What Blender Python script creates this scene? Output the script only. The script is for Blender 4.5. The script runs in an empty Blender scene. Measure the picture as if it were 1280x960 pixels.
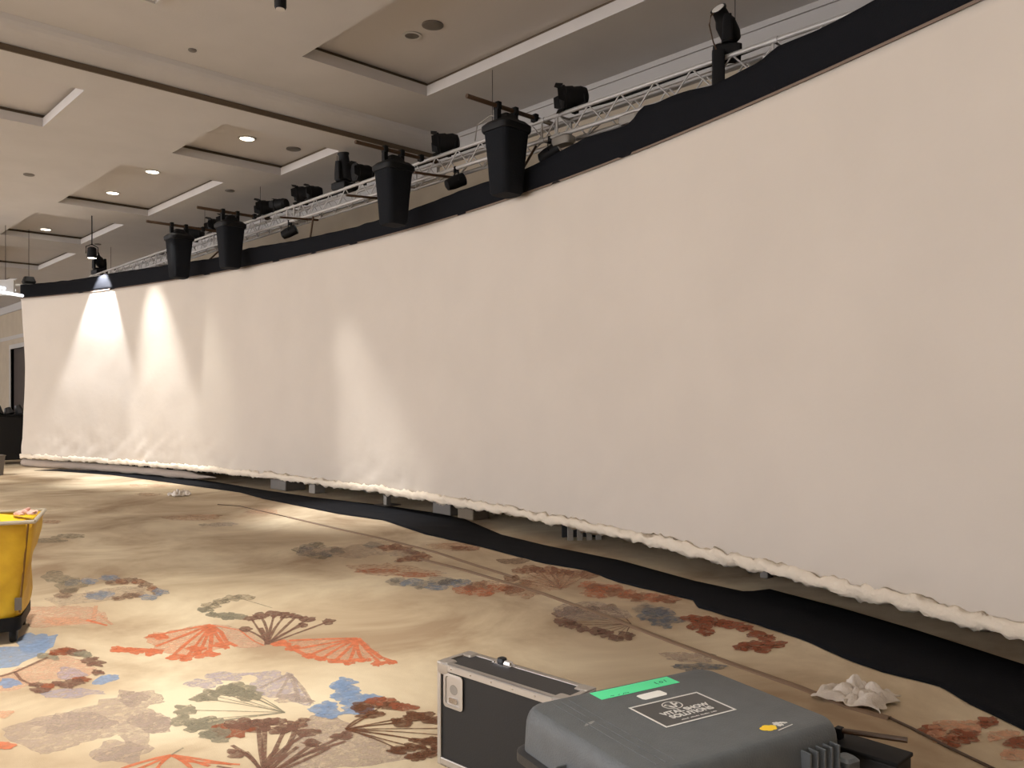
import bpy, bmesh, math, random
from mathutils import Vector, Matrix, noise
sc = bpy.context.scene
R = math.radians
# ---------------------------------------------------------------- camera
EYE = 1.6; FPX = 1033.0; YAW = R(43.345)
cam = bpy.data.cameras.new('camera'); co = bpy.data.objects.new('camera', cam); sc.collection.objects.link(co)
co.location = (0, 0, EYE); co.rotation_euler = (R(90), 0, -YAW)
cam.sensor_width = 36; cam.lens = FPX / 1280 * 36; cam.shift_y = 20 / 1280; cam.clip_start = .05
sc.camera = co
# ---------------------------------------------------------------- world, exposure
w = bpy.data.worlds.new('world'); sc.world = w; w.use_nodes = True
w.node_tree.nodes['Background'].inputs[0].default_value = (1.0, .97, .985, 1)
w.node_tree.nodes['Background'].inputs[1].default_value = 4.3
vs = sc.view_settings; vs.view_transform = 'Standard'; vs.look = 'None'; vs.gamma = 1; vs.exposure = 0.2
DOWN_W = 70.0      # ceiling downlights in view
SCALLOP_W = 150.0   # downlights that graze the screen
POOL_W = 170.0     # downlights behind and left of the camera

COL = sc.collection
# ---------------------------------------------------------------- geometry helpers
SY, CY = math.sin(YAW), math.cos(YAW)
def at(x, y, z=0.0):
    """point of the level plane z seen at (x, y) from the photographer's spot"""
    h = z - EYE; Z = h * FPX / (500 - y); X = (x - 640) / FPX * Z
    return Vector((Z * SY + X * CY, Z * CY - X * SY, z))
POLY = [-2.4832793481825556e-06, 0.0001335524156426164, -0.002399541331259885, -0.000726727589055049, 0.3472624882635183, 4.922340731394007]
def SX(y):
    v = 0
    for c in POLY: v = v * y + c
    return v
def lin(c):
    return tuple(((v / 255) / 12.92 if v / 255 <= .04045 else ((v / 255 + .055) / 1.055) ** 2.4) for v in c) + (1,)

MATS = {}
def mat(name, rgb, rough=.7, metal=0, bump=0, bscale=60, var=0, vscale=6, emit=0, alpha=None, spec=.5, coords='Object', stretch=(1, 1, 1), rgb2=None):
    m = bpy.data.materials.new(name); m.use_nodes = True; nt = m.node_tree; N = nt.nodes; L = nt.links
    b = N['Principled BSDF']; b.inputs['Roughness'].default_value = rough; b.inputs['Metallic'].default_value = metal
    b.inputs['Specular IOR Level'].default_value = spec
    c = lin(rgb); b.inputs['Base Color'].default_value = c
    tc = N.new('ShaderNodeTexCoord'); mp = N.new('ShaderNodeMapping'); mp.inputs['Scale'].default_value = stretch
    L.new(tc.outputs[coords], mp.inputs[0])
    if var or rgb2:
        n = N.new('ShaderNodeTexNoise'); n.inputs['Scale'].default_value = vscale; n.inputs['Detail'].default_value = 5
        L.new(mp.outputs[0], n.inputs[0])
        r = N.new('ShaderNodeValToRGB'); r.color_ramp.elements[0].position = .35; r.color_ramp.elements[1].position = .65
        d = tuple(v * (1 - var) for v in c[:3]) + (1,) if not rgb2 else lin(rgb2)
        r.color_ramp.elements[0].color = d; r.color_ramp.elements[1].color = c
        L.new(n.outputs[0], r.inputs[0]); L.new(r.outputs[0], b.inputs['Base Color'])
    if bump:
        n2 = N.new('ShaderNodeTexNoise'); n2.inputs['Scale'].default_value = bscale; n2.inputs['Detail'].default_value = 4
        L.new(mp.outputs[0], n2.inputs[0])
        bp = N.new('ShaderNodeBump'); bp.inputs['Strength'].default_value = bump; bp.inputs['Distance'].default_value = .01
        L.new(n2.outputs[0], bp.inputs['Height']); L.new(bp.outputs[0], b.inputs['Normal'])
    if emit:
        b.inputs['Emission Color'].default_value = c; b.inputs['Emission Strength'].default_value = emit
    if alpha is not None:
        n3 = N.new('ShaderNodeTexNoise'); n3.inputs['Scale'].default_value = 22; n3.inputs['Detail'].default_value = 6; n3.inputs['Roughness'].default_value = .7
        L.new(mp.outputs[0], n3.inputs[0])
        mr = N.new('ShaderNodeMapRange'); mr.inputs[1].default_value = .32; mr.inputs[2].default_value = .62
        mr.inputs[3].default_value = max(0, alpha - .45); mr.inputs[4].default_value = alpha
        L.new(n3.outputs[0], mr.inputs[0]); L.new(mr.outputs[0], b.inputs['Alpha'])
    MATS[name] = m
    return m

class MB:
    def __init__(s): s.bm = bmesh.new(); s.mi = 0
    def _mi(s, fs):
        for f in fs: f.material_index = s.mi
    def box(s, x0, x1, y0, y1, z0, z1, M=None):
        v = [s.bm.verts.new((M @ Vector(p)) if M else p) for p in [(x0,y0,z0),(x1,y0,z0),(x1,y1,z0),(x0,y1,z0),(x0,y0,z1),(x1,y0,z1),(x1,y1,z1),(x0,y1,z1)]]
        s._mi([s.bm.faces.new([v[i] for i in q]) for q in [(3,2,1,0),(4,5,6,7),(0,1,5,4),(1,2,6,5),(2,3,7,6),(3,0,4,7)]]); return s
    def tube(s, pts, r, n=10, cap=True, rs=None):
        pts = [Vector(p) for p in pts]; rings = []
        up = Vector((0, 0, 1))
        for i, p in enumerate(pts):
            d = (pts[min(i+1, len(pts)-1)] - pts[max(i-1, 0)]).normalized()
            a = d.cross(up if abs(d.z) < .95 else Vector((1, 0, 0))).normalized(); b = a.cross(d)
            rr = rs[i] if rs else r
            rings.append([s.bm.verts.new(p + (a * math.cos(t) + b * math.sin(t)) * rr) for t in [2*math.pi*k/n for k in range(n)]])
        s.skin(rings, cap); return s
    def skin(s, rings, cap=True):
        n = len(rings[0])
        for a, b in zip(rings, rings[1:]):
            s._mi([s.bm.faces.new((a[k], a[(k+1) % n], b[(k+1) % n], b[k])) for k in range(n)])
        if cap: s._mi([s.bm.faces.new(rings[0][::-1]), s.bm.faces.new(rings[-1])])
    def lathe(s, prof, M=Matrix(), n=24, cap=True):
        s.skin([[s.bm.verts.new(M @ Vector((r*math.cos(2*math.pi*k/n), r*math.sin(2*math.pi*k/n), z))) for k in range(n)] for r, z in prof], cap); return s
    def rrect(s, secs, rad, M=Matrix(), seg=5):
        """stacked rounded rectangles: (halfx, halfy, z)"""
        rings = []
        for hx, hy, z in secs:
            rr = min(rad, hx, hy); ring = []
            for cx, cy, a0 in ((hx-rr, hy-rr, 0), (-hx+rr, hy-rr, 90), (-hx+rr, -hy+rr, 180), (hx-rr, -hy+rr, 270)):
                for k in range(seg + 1):
                    t = R(a0 + 90*k/seg); ring.append(s.bm.verts.new(M @ Vector((cx + rr*math.cos(t), cy + rr*math.sin(t), z))))
            rings.append(ring)
        s.skin(rings); return s
    def poly(s, pts):
        s._mi([s.bm.faces.new([s.bm.verts.new(p) for p in pts])]); return s
    def grid(s, nu, nv, f, closed=False):
        V = [[s.bm.verts.new(f(i/nu, j/nv)) for j in range(nv+1)] for i in range(nu+1)]
        for i in range(nu):
            for j in range(nv): s._mi([s.bm.faces.new((V[i][j], V[i+1][j], V[i+1][j+1], V[i][j+1]))])
        return s
    def build(s, name, m, parent=None, smooth=False, bevel=0, solid=0, loc=None):
        bmesh.ops.recalc_face_normals(s.bm, faces=s.bm.faces) if not solid else None
        me = bpy.data.meshes.new(name); s.bm.to_mesh(me); s.bm.free()
        for mm in (m if isinstance(m, (list, tuple)) else [m]): me.materials.append(mm)
        if smooth:
            for p in me.polygons: p.use_smooth = True
        o = bpy.data.objects.new(name, me); COL.objects.link(o)
        if parent: o.parent = parent
        if loc: o.location = loc
        if smooth == 'auto':
            md = o.modifiers.new('es', 'EDGE_SPLIT'); md.split_angle = R(35)
        if solid:
            md = o.modifiers.new('s', 'SOLIDIFY'); md.thickness = solid; md.offset = 0
        if bevel:
            md = o.modifiers.new('b', 'BEVEL'); md.width = bevel; md.segments = 2; md.limit_method = 'ANGLE'
        return o
def tag(o, label=None, cat=None, group=None, kind=None):
    for k, v in (('label', label), ('category', cat), ('group', group), ('kind', kind)):
        if v: o[k] = v
    return o
def empty(name, loc, rz=0, label=None, cat=None, group=None):
    o = bpy.data.objects.new(name, None); COL.objects.link(o); o.location = loc; o.rotation_euler.z = rz
    o.empty_display_size = .1
    return tag(o, label, cat, group)
def copy_obj(o, parent=None):
    c = o.copy(); COL.objects.link(c); c.parent = parent; return c
def copy_tree(o, parent=None):
    c = copy_obj(o, parent)
    for ch in list(o.children): copy_tree(ch, c)
    return c
def text_mesh(name, body, size, m, parent, loc, rz=0, extrude=.0003, align='CENTER', bold=0):
    cu = bpy.data.curves.new(name, 'FONT'); cu.body = body; cu.size = size; cu.extrude = extrude; cu.align_x = align; cu.offset = bold
    t = bpy.data.objects.new(name + '_tmp', cu); COL.objects.link(t)
    me = bpy.data.meshes.new_from_object(t.evaluated_get(bpy.context.evaluated_depsgraph_get()))
    bpy.data.objects.remove(t); me.materials.clear(); me.materials.append(m)
    o = bpy.data.objects.new(name, me); COL.objects.link(o); o.parent = parent; o.location = loc; o.rotation_euler.z = rz
    return o
def spot(name, loc, energy, angle, blend, parent, color=(1, .93, .82), rot=(0, 0, 0), radius=.06):
    l = bpy.data.lights.new(name, 'SPOT'); l.energy = energy; l.spot_size = R(angle); l.spot_blend = blend; l.color = color; l.shadow_soft_size = radius
    o = bpy.data.objects.new(name, l); COL.objects.link(o); o.parent = parent; o.location = loc; o.rotation_euler = rot
    return o
def aim(d):  # rotation that points local -Z along d
    return Vector(d).to_track_quat('-Z', 'Y').to_euler()

# ---------------------------------------------------------------- materials
M = mat
plaster = M('plaster', (196, 192, 189), .9, bump=.15, bscale=30, var=.05, vscale=1.5)
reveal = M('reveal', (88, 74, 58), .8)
panelm = M('ceiling_panel', (196, 191, 188), .9, bump=.1, bscale=30)
trimm = M('wall_trim', (172, 168, 164), .8)
wallm = M('wallpaper', (172, 158, 138), .85, bump=.2, bscale=25, var=.08, vscale=2)
wood = M('dark_wood', (52, 40, 34), .5, var=.3, vscale=3)
lampglow = M('lamp_glow', (255, 244, 222), emit=9)
metalw = M('white_metal', (190, 188, 184), .5)
alu = M('aluminium', (196, 192, 188), .38, .75, bump=.05)
steel = M('chrome', (210, 210, 212), .2, 1)
black = M('black_metal', (13, 13, 15), .6, spec=.25)
blackf = M('black_fabric', (24, 25, 29), .95, bump=.4, bscale=80, spec=.1)
bagm = M('bag_canvas', (25, 27, 31), .9, bump=.5, bscale=40, spec=.15)
brownm = M('brown_pipe', (74, 52, 32), .5)
glassm = M('lens', (215, 210, 205), .15, 0)
teal = M('teal_gel', (30, 62, 76), .4)
muslin = M('muslin', (209, 200, 189), .95, bump=.25, bscale=8, var=.04, vscale=1.2, spec=.1)
trussm = M('truss_metal', (176, 173, 170), .5, .3)
hemm = M('muslin_hem', (228, 216, 198), .95, bump=.8, bscale=30, spec=.1)
edgem = M('edge_binding', (120, 104, 92), .9)
yellow = M('yellow_vinyl', (222, 184, 40), .5, bump=.9, bscale=6, var=.25, vscale=5, rgb2=(196, 152, 26))
yell2 = M('yellow_liner', (250, 214, 40), .5, bump=.5, bscale=10)
plasticb = M('black_plastic', (94, 99, 103), .5, bump=.25, bscale=160, var=.12, vscale=14)
plasticd = M('dark_plastic', (38, 39, 42), .45, bump=.1)
lam = M('black_laminate', (20, 19, 20), .6, bump=.1, bscale=120)
lamtop = M('laminate_top', (52, 52, 55), .5, bump=.1, bscale=120)
green = M('green_tape', (96, 250, 178), .6, bump=.2)
white = M('white_sticker', (250, 250, 248), .6)
stick = M('dark_sticker', (62, 64, 66), .35)
silver = M('silver_print', (222, 222, 220), .4)
yelprint = M('yellow_print', (255, 214, 44), .5)
ink = M('ink', (20, 70, 50), .8)
towelm = M('towel', (232, 224, 214), .95, bump=.5, bscale=90)
rampm = M('cable_cover', (132, 108, 86), .7, bump=.2)
greyp = M('grey_plastic', (104, 98, 92), .5)
pale = M('pale_plastic', (140, 134, 126), .6)
pinkm = M('pink_rag', (232, 190, 180), .9, bump=.5)

# carpet base: cream and tan clouds
cp = bpy.data.materials.new('carpet'); cp.use_nodes = True
nt = cp.node_tree; N = nt.nodes; L = nt.links; b = N['Principled BSDF']; b.inputs['Roughness'].default_value = .95; b.inputs['Specular IOR Level'].default_value = .1
tc = N.new('ShaderNodeTexCoord')
n1 = N.new('ShaderNodeTexNoise'); n1.inputs['Scale'].default_value = .75; n1.inputs['Detail'].default_value = 6; n1.inputs['Roughness'].default_value = .6
n1.inputs['Distortion'].default_value = .6
L.new(tc.outputs['Object'], n1.inputs[0])
cr = N.new('ShaderNodeValToRGB'); e = cr.color_ramp.elements
e[0].position = .34; e[0].color = lin((176, 154, 128)); e[1].position = .66; e[1].color = lin((232, 218, 190))
x = e.new(.5); x.color = lin((208, 190, 162))
L.new(n1.outputs[0], cr.inputs[0])
n2 = N.new('ShaderNodeTexNoise'); n2.inputs['Scale'].default_value = 160; n2.inputs['Detail'].default_value = 2
L.new(tc.outputs['Object'], n2.inputs[0])
mx = N.new('ShaderNodeMix'); mx.data_type = 'RGBA'; mx.blend_type = 'MULTIPLY'; mx.inputs[0].default_value = .12
L.new(cr.outputs[0], mx.inputs[6]); L.new(n2.outputs[0], mx.inputs[7]); L.new(mx.outputs[2], b.inputs['Base Color'])
bp = N.new('ShaderNodeBump'); bp.inputs['Strength'].default_value = .4; bp.inputs['Distance'].default_value = .004
L.new(n2.outputs[0], bp.inputs['Height']); L.new(bp.outputs[0], b.inputs['Normal'])

PRINT = [('orange', (224, 132, 96), .85), ('orange_wash', (232, 178, 146), .65), ('brown', (134, 102, 88), .85), ('red_brown', (158, 96, 72), .88),
         ('grey', (154, 147, 128), .8), ('blue', (146, 170, 206), .8), ('mauve', (190, 172, 160), .62), ('lavender', (190, 180, 192), .6),
         ('pink', (226, 184, 158), .6), ('dark_brown', (118, 82, 62), .88), ('cream', (236, 222, 188), .6), ('slate', (128, 132, 140), .7)]
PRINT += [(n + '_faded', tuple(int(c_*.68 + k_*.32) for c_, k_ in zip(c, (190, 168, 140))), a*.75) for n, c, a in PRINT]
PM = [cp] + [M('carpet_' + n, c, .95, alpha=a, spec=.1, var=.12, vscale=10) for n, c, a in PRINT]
PI_ = {n: i + 1 for i, (n, c, a) in enumerate(PRINT)}

# ---------------------------------------------------------------- floor with its printed pattern
rnd = random.Random(4)
fl = MB()
fl.poly([(-14, -9, 0), (8.59, -9, 0), (8.59, 60, 0), (-14, 60, 0)])
layer = [0]
def lay(pts, col):
    layer[0] += 1; z = .0006 + layer[0] * 8e-6
    P = [at(px, py) for px, py in pts]
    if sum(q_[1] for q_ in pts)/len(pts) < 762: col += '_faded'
    fl.mi = PI_[col]; fl.poly([(p.x, p.y, z) for p in P])
def wash(pts, col):
    out = []; n = len(pts); s1 = rnd.uniform(0, 99)
    xs = [p_[0] for p_ in pts]; amp = min(9, (max(xs)-min(xs))*.05)
    for i in range(n):
        p0, p1, p2, p3 = (pts[(i+j) % n] for j in (-1, 0, 1, 2))
        for k in range(5):
            t = k/5
            q_ = [.5*((2*p1[j]) + (-p0[j]+p2[j])*t + (2*p0[j]-5*p1[j]+4*p2[j]-p3[j])*t*t + (-p0[j]+3*p1[j]-3*p2[j]+p3[j])*t**3) for j in (0, 1)]
            a_ = noise.noise_vector(Vector((q_[0]*.09 + s1, q_[1]*.25, s1)))
            out.append((q_[0] + a_.x*amp*1.5, q_[1] + a_.y*amp*.5))
    lay(out, col)
def blob(x, y, rx, col, ry=None, rot=0):
    ry = ry or rx * .42; pts = []; n = 26; s1 = rnd.uniform(0, 99)
    for k in range(n):
        t = 2*math.pi*k/n; r = 1 + .5 * noise.noise(Vector((math.cos(t)*1.6 + s1, math.sin(t)*1.6, s1))) + .22 * noise.noise(Vector((math.cos(t)*4 + s1, math.sin(t)*4, s1)))
        a, c_ = rx*r*math.cos(t), ry*r*math.sin(t)
        pts.append((x + a*math.cos(rot) - c_*math.sin(rot), y + a*math.sin(rot) + c_*math.cos(rot)))
    lay(pts, col)
def stroke(pts, wd, col, bend=0):
    if len(pts) == 2 and bend:
        (x0, y0), (x1, y1) = pts; pts = [(x0 + (x1-x0)*t + bend*math.sin(math.pi*t), y0 + (y1-y0)*t - .3*abs(bend)*math.sin(math.pi*t)) for t in (0, .25, .5, .75, 1)]
    Lf, Rt = [], []
    for i, (x, y) in enumerate(pts):
        x0, y0 = pts[max(i-1, 0)]; x1, y1 = pts[min(i+1, len(pts)-1)]
        dx, dy = x1-x0, y1-y0; dy2 = dy * 2.4; l = math.hypot(dx, dy2) or 1
        q = wd * rnd.uniform(.75, 1.2) * .5
        nx, ny = -dy2/l*q, dx/l*q/2.4 + 0
        Lf.append((x+nx, y+ny)); Rt.append((x-nx, y-ny))
    lay(Lf + Rt[::-1], col)
def fan(base, tips, sc_, bc, sw, bw=8, bend=3):
    for tx, ty in tips: stroke([base, (tx, ty)], sw, sc_, bend=rnd.uniform(-bend, bend))
    for tx, ty in tips:
        if bc: blob(tx, ty, bw * rnd.uniform(.8, 1.3), bc)
def chain(pts, cols, rx):
    for i, (x, y) in enumerate(pts):
        blob(x, y, rx * rnd.uniform(.8, 1.25), cols[i % len(cols)], rx * .34)
        blob(x + rnd.uniform(-.8, .8)*rx, y + rnd.uniform(-.35, .35)*rx, rx * rnd.uniform(.35, .6), cols[i % len(cols)], rx * .2)

# broad washes first
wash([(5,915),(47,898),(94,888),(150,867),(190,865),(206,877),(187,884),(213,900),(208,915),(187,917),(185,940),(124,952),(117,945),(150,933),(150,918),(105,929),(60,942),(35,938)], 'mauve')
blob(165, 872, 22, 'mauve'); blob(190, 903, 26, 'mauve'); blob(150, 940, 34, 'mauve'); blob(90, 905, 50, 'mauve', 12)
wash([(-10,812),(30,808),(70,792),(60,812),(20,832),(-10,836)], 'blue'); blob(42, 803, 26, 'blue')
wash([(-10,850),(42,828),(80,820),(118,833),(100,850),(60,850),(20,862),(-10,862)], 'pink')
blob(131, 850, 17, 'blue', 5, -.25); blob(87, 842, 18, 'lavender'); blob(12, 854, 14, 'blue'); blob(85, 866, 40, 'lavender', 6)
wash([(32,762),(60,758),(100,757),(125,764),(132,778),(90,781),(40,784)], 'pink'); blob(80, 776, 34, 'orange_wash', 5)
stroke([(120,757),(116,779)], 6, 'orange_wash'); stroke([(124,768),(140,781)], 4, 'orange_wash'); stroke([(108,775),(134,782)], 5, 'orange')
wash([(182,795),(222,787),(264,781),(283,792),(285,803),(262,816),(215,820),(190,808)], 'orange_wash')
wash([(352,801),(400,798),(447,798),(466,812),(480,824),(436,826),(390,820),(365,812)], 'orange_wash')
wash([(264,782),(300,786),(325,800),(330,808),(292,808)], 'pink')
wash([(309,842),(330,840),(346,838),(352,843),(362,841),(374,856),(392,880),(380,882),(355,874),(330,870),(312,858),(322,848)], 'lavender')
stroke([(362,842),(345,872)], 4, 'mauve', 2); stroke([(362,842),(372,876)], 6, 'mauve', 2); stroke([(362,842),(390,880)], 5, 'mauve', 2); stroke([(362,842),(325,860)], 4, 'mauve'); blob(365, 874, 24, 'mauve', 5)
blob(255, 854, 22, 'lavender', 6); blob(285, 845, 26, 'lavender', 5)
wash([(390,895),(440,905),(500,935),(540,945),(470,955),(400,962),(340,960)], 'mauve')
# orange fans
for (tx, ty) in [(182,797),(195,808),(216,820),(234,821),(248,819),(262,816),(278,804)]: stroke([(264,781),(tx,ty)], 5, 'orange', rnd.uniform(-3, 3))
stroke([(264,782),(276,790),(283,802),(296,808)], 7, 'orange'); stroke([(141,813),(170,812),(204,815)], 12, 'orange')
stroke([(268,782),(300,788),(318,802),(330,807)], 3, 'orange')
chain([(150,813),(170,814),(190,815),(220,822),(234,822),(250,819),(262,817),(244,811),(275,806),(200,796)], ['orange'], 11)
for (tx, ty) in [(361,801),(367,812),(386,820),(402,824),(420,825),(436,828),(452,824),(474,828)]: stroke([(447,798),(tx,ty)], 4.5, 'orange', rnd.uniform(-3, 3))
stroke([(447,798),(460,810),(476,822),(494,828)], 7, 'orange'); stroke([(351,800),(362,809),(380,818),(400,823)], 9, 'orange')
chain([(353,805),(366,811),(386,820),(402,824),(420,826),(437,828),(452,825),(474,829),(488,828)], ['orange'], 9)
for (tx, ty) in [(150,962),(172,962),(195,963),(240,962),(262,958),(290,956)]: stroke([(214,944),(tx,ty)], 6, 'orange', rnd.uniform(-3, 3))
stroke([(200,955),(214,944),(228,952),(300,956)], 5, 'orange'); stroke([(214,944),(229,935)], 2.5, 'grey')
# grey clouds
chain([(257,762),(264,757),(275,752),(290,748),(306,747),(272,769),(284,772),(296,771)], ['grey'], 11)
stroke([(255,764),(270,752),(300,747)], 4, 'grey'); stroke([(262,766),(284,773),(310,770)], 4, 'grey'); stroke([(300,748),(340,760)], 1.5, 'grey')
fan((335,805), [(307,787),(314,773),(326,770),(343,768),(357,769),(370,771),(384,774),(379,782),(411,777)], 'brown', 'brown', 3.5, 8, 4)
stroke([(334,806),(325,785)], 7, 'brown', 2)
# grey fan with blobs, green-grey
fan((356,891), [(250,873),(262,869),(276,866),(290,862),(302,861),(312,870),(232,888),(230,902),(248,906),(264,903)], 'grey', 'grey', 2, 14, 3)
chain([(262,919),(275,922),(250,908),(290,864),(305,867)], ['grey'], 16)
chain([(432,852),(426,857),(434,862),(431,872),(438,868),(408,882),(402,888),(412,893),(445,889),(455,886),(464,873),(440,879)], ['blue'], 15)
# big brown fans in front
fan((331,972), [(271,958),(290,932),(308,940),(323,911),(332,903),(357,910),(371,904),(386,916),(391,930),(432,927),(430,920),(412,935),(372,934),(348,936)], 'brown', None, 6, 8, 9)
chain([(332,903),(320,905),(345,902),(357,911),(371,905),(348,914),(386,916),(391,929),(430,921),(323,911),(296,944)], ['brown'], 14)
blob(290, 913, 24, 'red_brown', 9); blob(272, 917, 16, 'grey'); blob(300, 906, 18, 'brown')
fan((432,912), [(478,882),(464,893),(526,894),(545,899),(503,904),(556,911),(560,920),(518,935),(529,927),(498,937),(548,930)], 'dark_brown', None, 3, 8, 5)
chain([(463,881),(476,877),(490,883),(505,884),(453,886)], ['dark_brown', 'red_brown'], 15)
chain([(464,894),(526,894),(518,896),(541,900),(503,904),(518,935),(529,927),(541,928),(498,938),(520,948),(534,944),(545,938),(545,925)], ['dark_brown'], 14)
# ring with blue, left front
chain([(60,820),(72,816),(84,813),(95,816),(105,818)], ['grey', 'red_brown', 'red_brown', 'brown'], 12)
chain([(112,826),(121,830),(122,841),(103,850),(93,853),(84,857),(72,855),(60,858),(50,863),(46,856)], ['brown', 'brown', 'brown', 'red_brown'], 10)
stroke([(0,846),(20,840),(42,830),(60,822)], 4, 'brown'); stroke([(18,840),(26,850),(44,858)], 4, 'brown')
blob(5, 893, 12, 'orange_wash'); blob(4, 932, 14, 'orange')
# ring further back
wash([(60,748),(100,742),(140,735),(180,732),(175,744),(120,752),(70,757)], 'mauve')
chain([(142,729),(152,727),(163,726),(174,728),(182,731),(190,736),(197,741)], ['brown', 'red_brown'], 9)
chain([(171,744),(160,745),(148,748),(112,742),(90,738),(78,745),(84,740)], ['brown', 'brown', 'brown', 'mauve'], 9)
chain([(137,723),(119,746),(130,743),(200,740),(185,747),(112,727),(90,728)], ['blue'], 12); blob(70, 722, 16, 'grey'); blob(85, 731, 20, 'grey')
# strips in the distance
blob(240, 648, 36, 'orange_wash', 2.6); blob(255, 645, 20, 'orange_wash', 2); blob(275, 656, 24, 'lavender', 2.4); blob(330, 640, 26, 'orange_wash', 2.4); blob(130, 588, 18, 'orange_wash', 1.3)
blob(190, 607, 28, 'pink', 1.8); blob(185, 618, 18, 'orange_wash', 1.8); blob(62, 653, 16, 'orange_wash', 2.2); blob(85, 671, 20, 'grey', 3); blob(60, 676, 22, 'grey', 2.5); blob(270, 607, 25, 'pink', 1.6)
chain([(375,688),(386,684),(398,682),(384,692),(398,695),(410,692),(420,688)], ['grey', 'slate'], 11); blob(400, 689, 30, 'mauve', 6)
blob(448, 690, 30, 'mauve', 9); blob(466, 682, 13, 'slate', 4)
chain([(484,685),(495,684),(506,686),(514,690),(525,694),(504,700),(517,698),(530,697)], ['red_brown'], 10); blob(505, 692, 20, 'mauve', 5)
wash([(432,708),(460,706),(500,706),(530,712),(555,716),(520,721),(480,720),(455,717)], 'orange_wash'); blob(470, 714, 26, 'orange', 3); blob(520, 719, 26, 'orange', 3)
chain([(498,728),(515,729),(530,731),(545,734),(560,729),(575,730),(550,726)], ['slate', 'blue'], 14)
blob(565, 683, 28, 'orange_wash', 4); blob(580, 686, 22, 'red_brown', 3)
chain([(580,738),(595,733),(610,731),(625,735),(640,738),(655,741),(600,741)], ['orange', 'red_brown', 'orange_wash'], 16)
fan((701,736), [(649,714),(662,712),(673,713),(685,713),(697,714),(708,716),(718,718),(735,719),(640,724),(655,730)], 'red_brown', 'red_brown', 2.5, 10, 3)
wash([(650,722),(690,718),(720,726),(700,738),(660,736)], 'orange_wash')
chain([(735,732),(748,736),(760,736),(772,741),(785,744),(800,746),(818,748),(832,749),(745,742)], ['orange', 'red_brown'], 15); blob(560+80, 702, 20, 'brown', 4)
fan((789,781), [(704,778),(716,782),(728,787),(746,790),(757,793),(770,798),(782,795),(700,768),(716,764),(740,762),(762,760)], 'brown', 'brown', 1.6, 10, 3)
wash([(690,760),(740,752),(780,764),(790,772),(750,776),(705,774)], 'mauve')
chain([(806,761),(820,764),(832,768),(840,776),(826,780),(812,772)], ['slate'], 14)
chain([(866,774),(878,776),(890,778),(872,784),(882,790),(904,780),(916,782),(931,786),(946,794),(960,799),(966,806),(955,812),(940,806),(928,810)], ['red_brown'], 13)
chain([(1165,915),(1185,908),(1205,918),(1180,922),(1195,926),(1215,908),(1235,903),(1255,920),(1272,930),(1270,945)], ['red_brown', 'orange_wash'], 20)
blob(870, 835, 30, 'slate', 5); blob(860, 822, 30, 'mauve', 7)
# the pattern goes on outside the view, scattered
def world_motif(cx, cy, s, a, c1, c2):
    fl.mi = PI_[c1]
    for k in range(9):
        t = a + (k-4)*.28; tx, ty = cx + s*math.cos(t), cy + s*math.sin(t); nx, ny = -math.sin(t)*.02, math.cos(t)*.02
        layer[0] += 1; z = .0006 + layer[0]*8e-6
        fl.poly([(cx+nx, cy+ny, z), (tx+nx, ty+ny, z), (tx-nx, ty-ny, z), (cx-nx, cy-ny, z)])
        layer[0] += 1; z = .0006 + layer[0]*8e-6; fl.mi = PI_[c2]
        fl.poly([(tx + .11*math.cos(q)*(1+.2*math.sin(3*q+k)), ty + .11*math.sin(q), z) for q in [2*math.pi*j/12 for j in range(12)]])
        fl.mi = PI_[c1]
for i in range(26):
    cx, cy = rnd.uniform(-10, 5), rnd.uniform(-6, 22)
    Z = cx*SY + cy*CY; X = cx*CY - cy*SY
    if Z > .5 and abs(X/Z) < .72 or math.hypot(cx-2, cy-2) < 2.5: continue
    world_motif(cx, cy, rnd.uniform(.4, .8), rnd.uniform(0, 6.28), *rnd.choice([('orange', 'orange'), ('brown', 'brown'), ('grey', 'grey'), ('mauve', 'blue')]))
floor = tag(fl.build('floor', PM), kind='structure')

# ---------------------------------------------------------------- ceiling
ZN, ZF, YC = 5.9, 5.6, 10.86          # near plane, far plane, line of the step
XW = 8.59
CN = [(5.19, 7.15, 2.6, 9.33), (1.2, 3.2, -4, 1.0), (5.19, 7.15, -6, 1.0)]
CN = [(5.19, 7.15, 2.9, 9.33), (5.19, 7.15, -6.5, 1.2), (-.6, 2.6, -6.5, 1.2), (-6.5, -3.3, -6.5, 1.2), (-6.5, -3.3, 2.9, 9.33)]
CF = [(5.18, 7.1, 11.55, 13.52), (4.8, 6.58, 14.7, 18.51), (4.7, 6.51, 19.8, 23.04), (5.0, 6.85, 24.6, 28.5), (5.0, 6.85, 31, 35),
      (1.2, 3.31, 11.55, 13.52), (-2.6, -.5, 11.55, 13.52), (0.6, 2.4, 14.7, 18.51), (-3.4, -1.6, 14.7, 18.51), (0.6, 2.4, 19.8, 23.04)]
def plane_with_holes(mb, x0, x1, y0, y1, z, holes):
    xs = sorted({x0, x1} | {v for h in holes for v in h[:2]}); ys = sorted({y0, y1} | {v for h in holes for v in h[2:]})
    for a, b_ in zip(xs, xs[1:]):
        for c, d in zip(ys, ys[1:]):
            mx_, my_ = (a+b_)/2, (c+d)/2
            if any(h[0] < mx_ < h[1] and h[2] < my_ < h[3] for h in holes): continue
            mb.poly([(a, c, z), (a, d, z), (b_, d, z), (b_, c, z)])
cb = MB()
plane_with_holes(cb, -14, XW, -9, YC - .33, ZN, CN); plane_with_holes(cb, -14, XW, YC, 60, ZF, CF)
cb.grid(1, 6, lambda u, v: (-14 + u*(XW+14), YC - .33 + .33*v - .07*math.sin(math.pi*v), ZN - (ZN-ZF-.07)*v**.8))
ceiling = tag(cb.build('ceiling', plaster), kind='structure')
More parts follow.
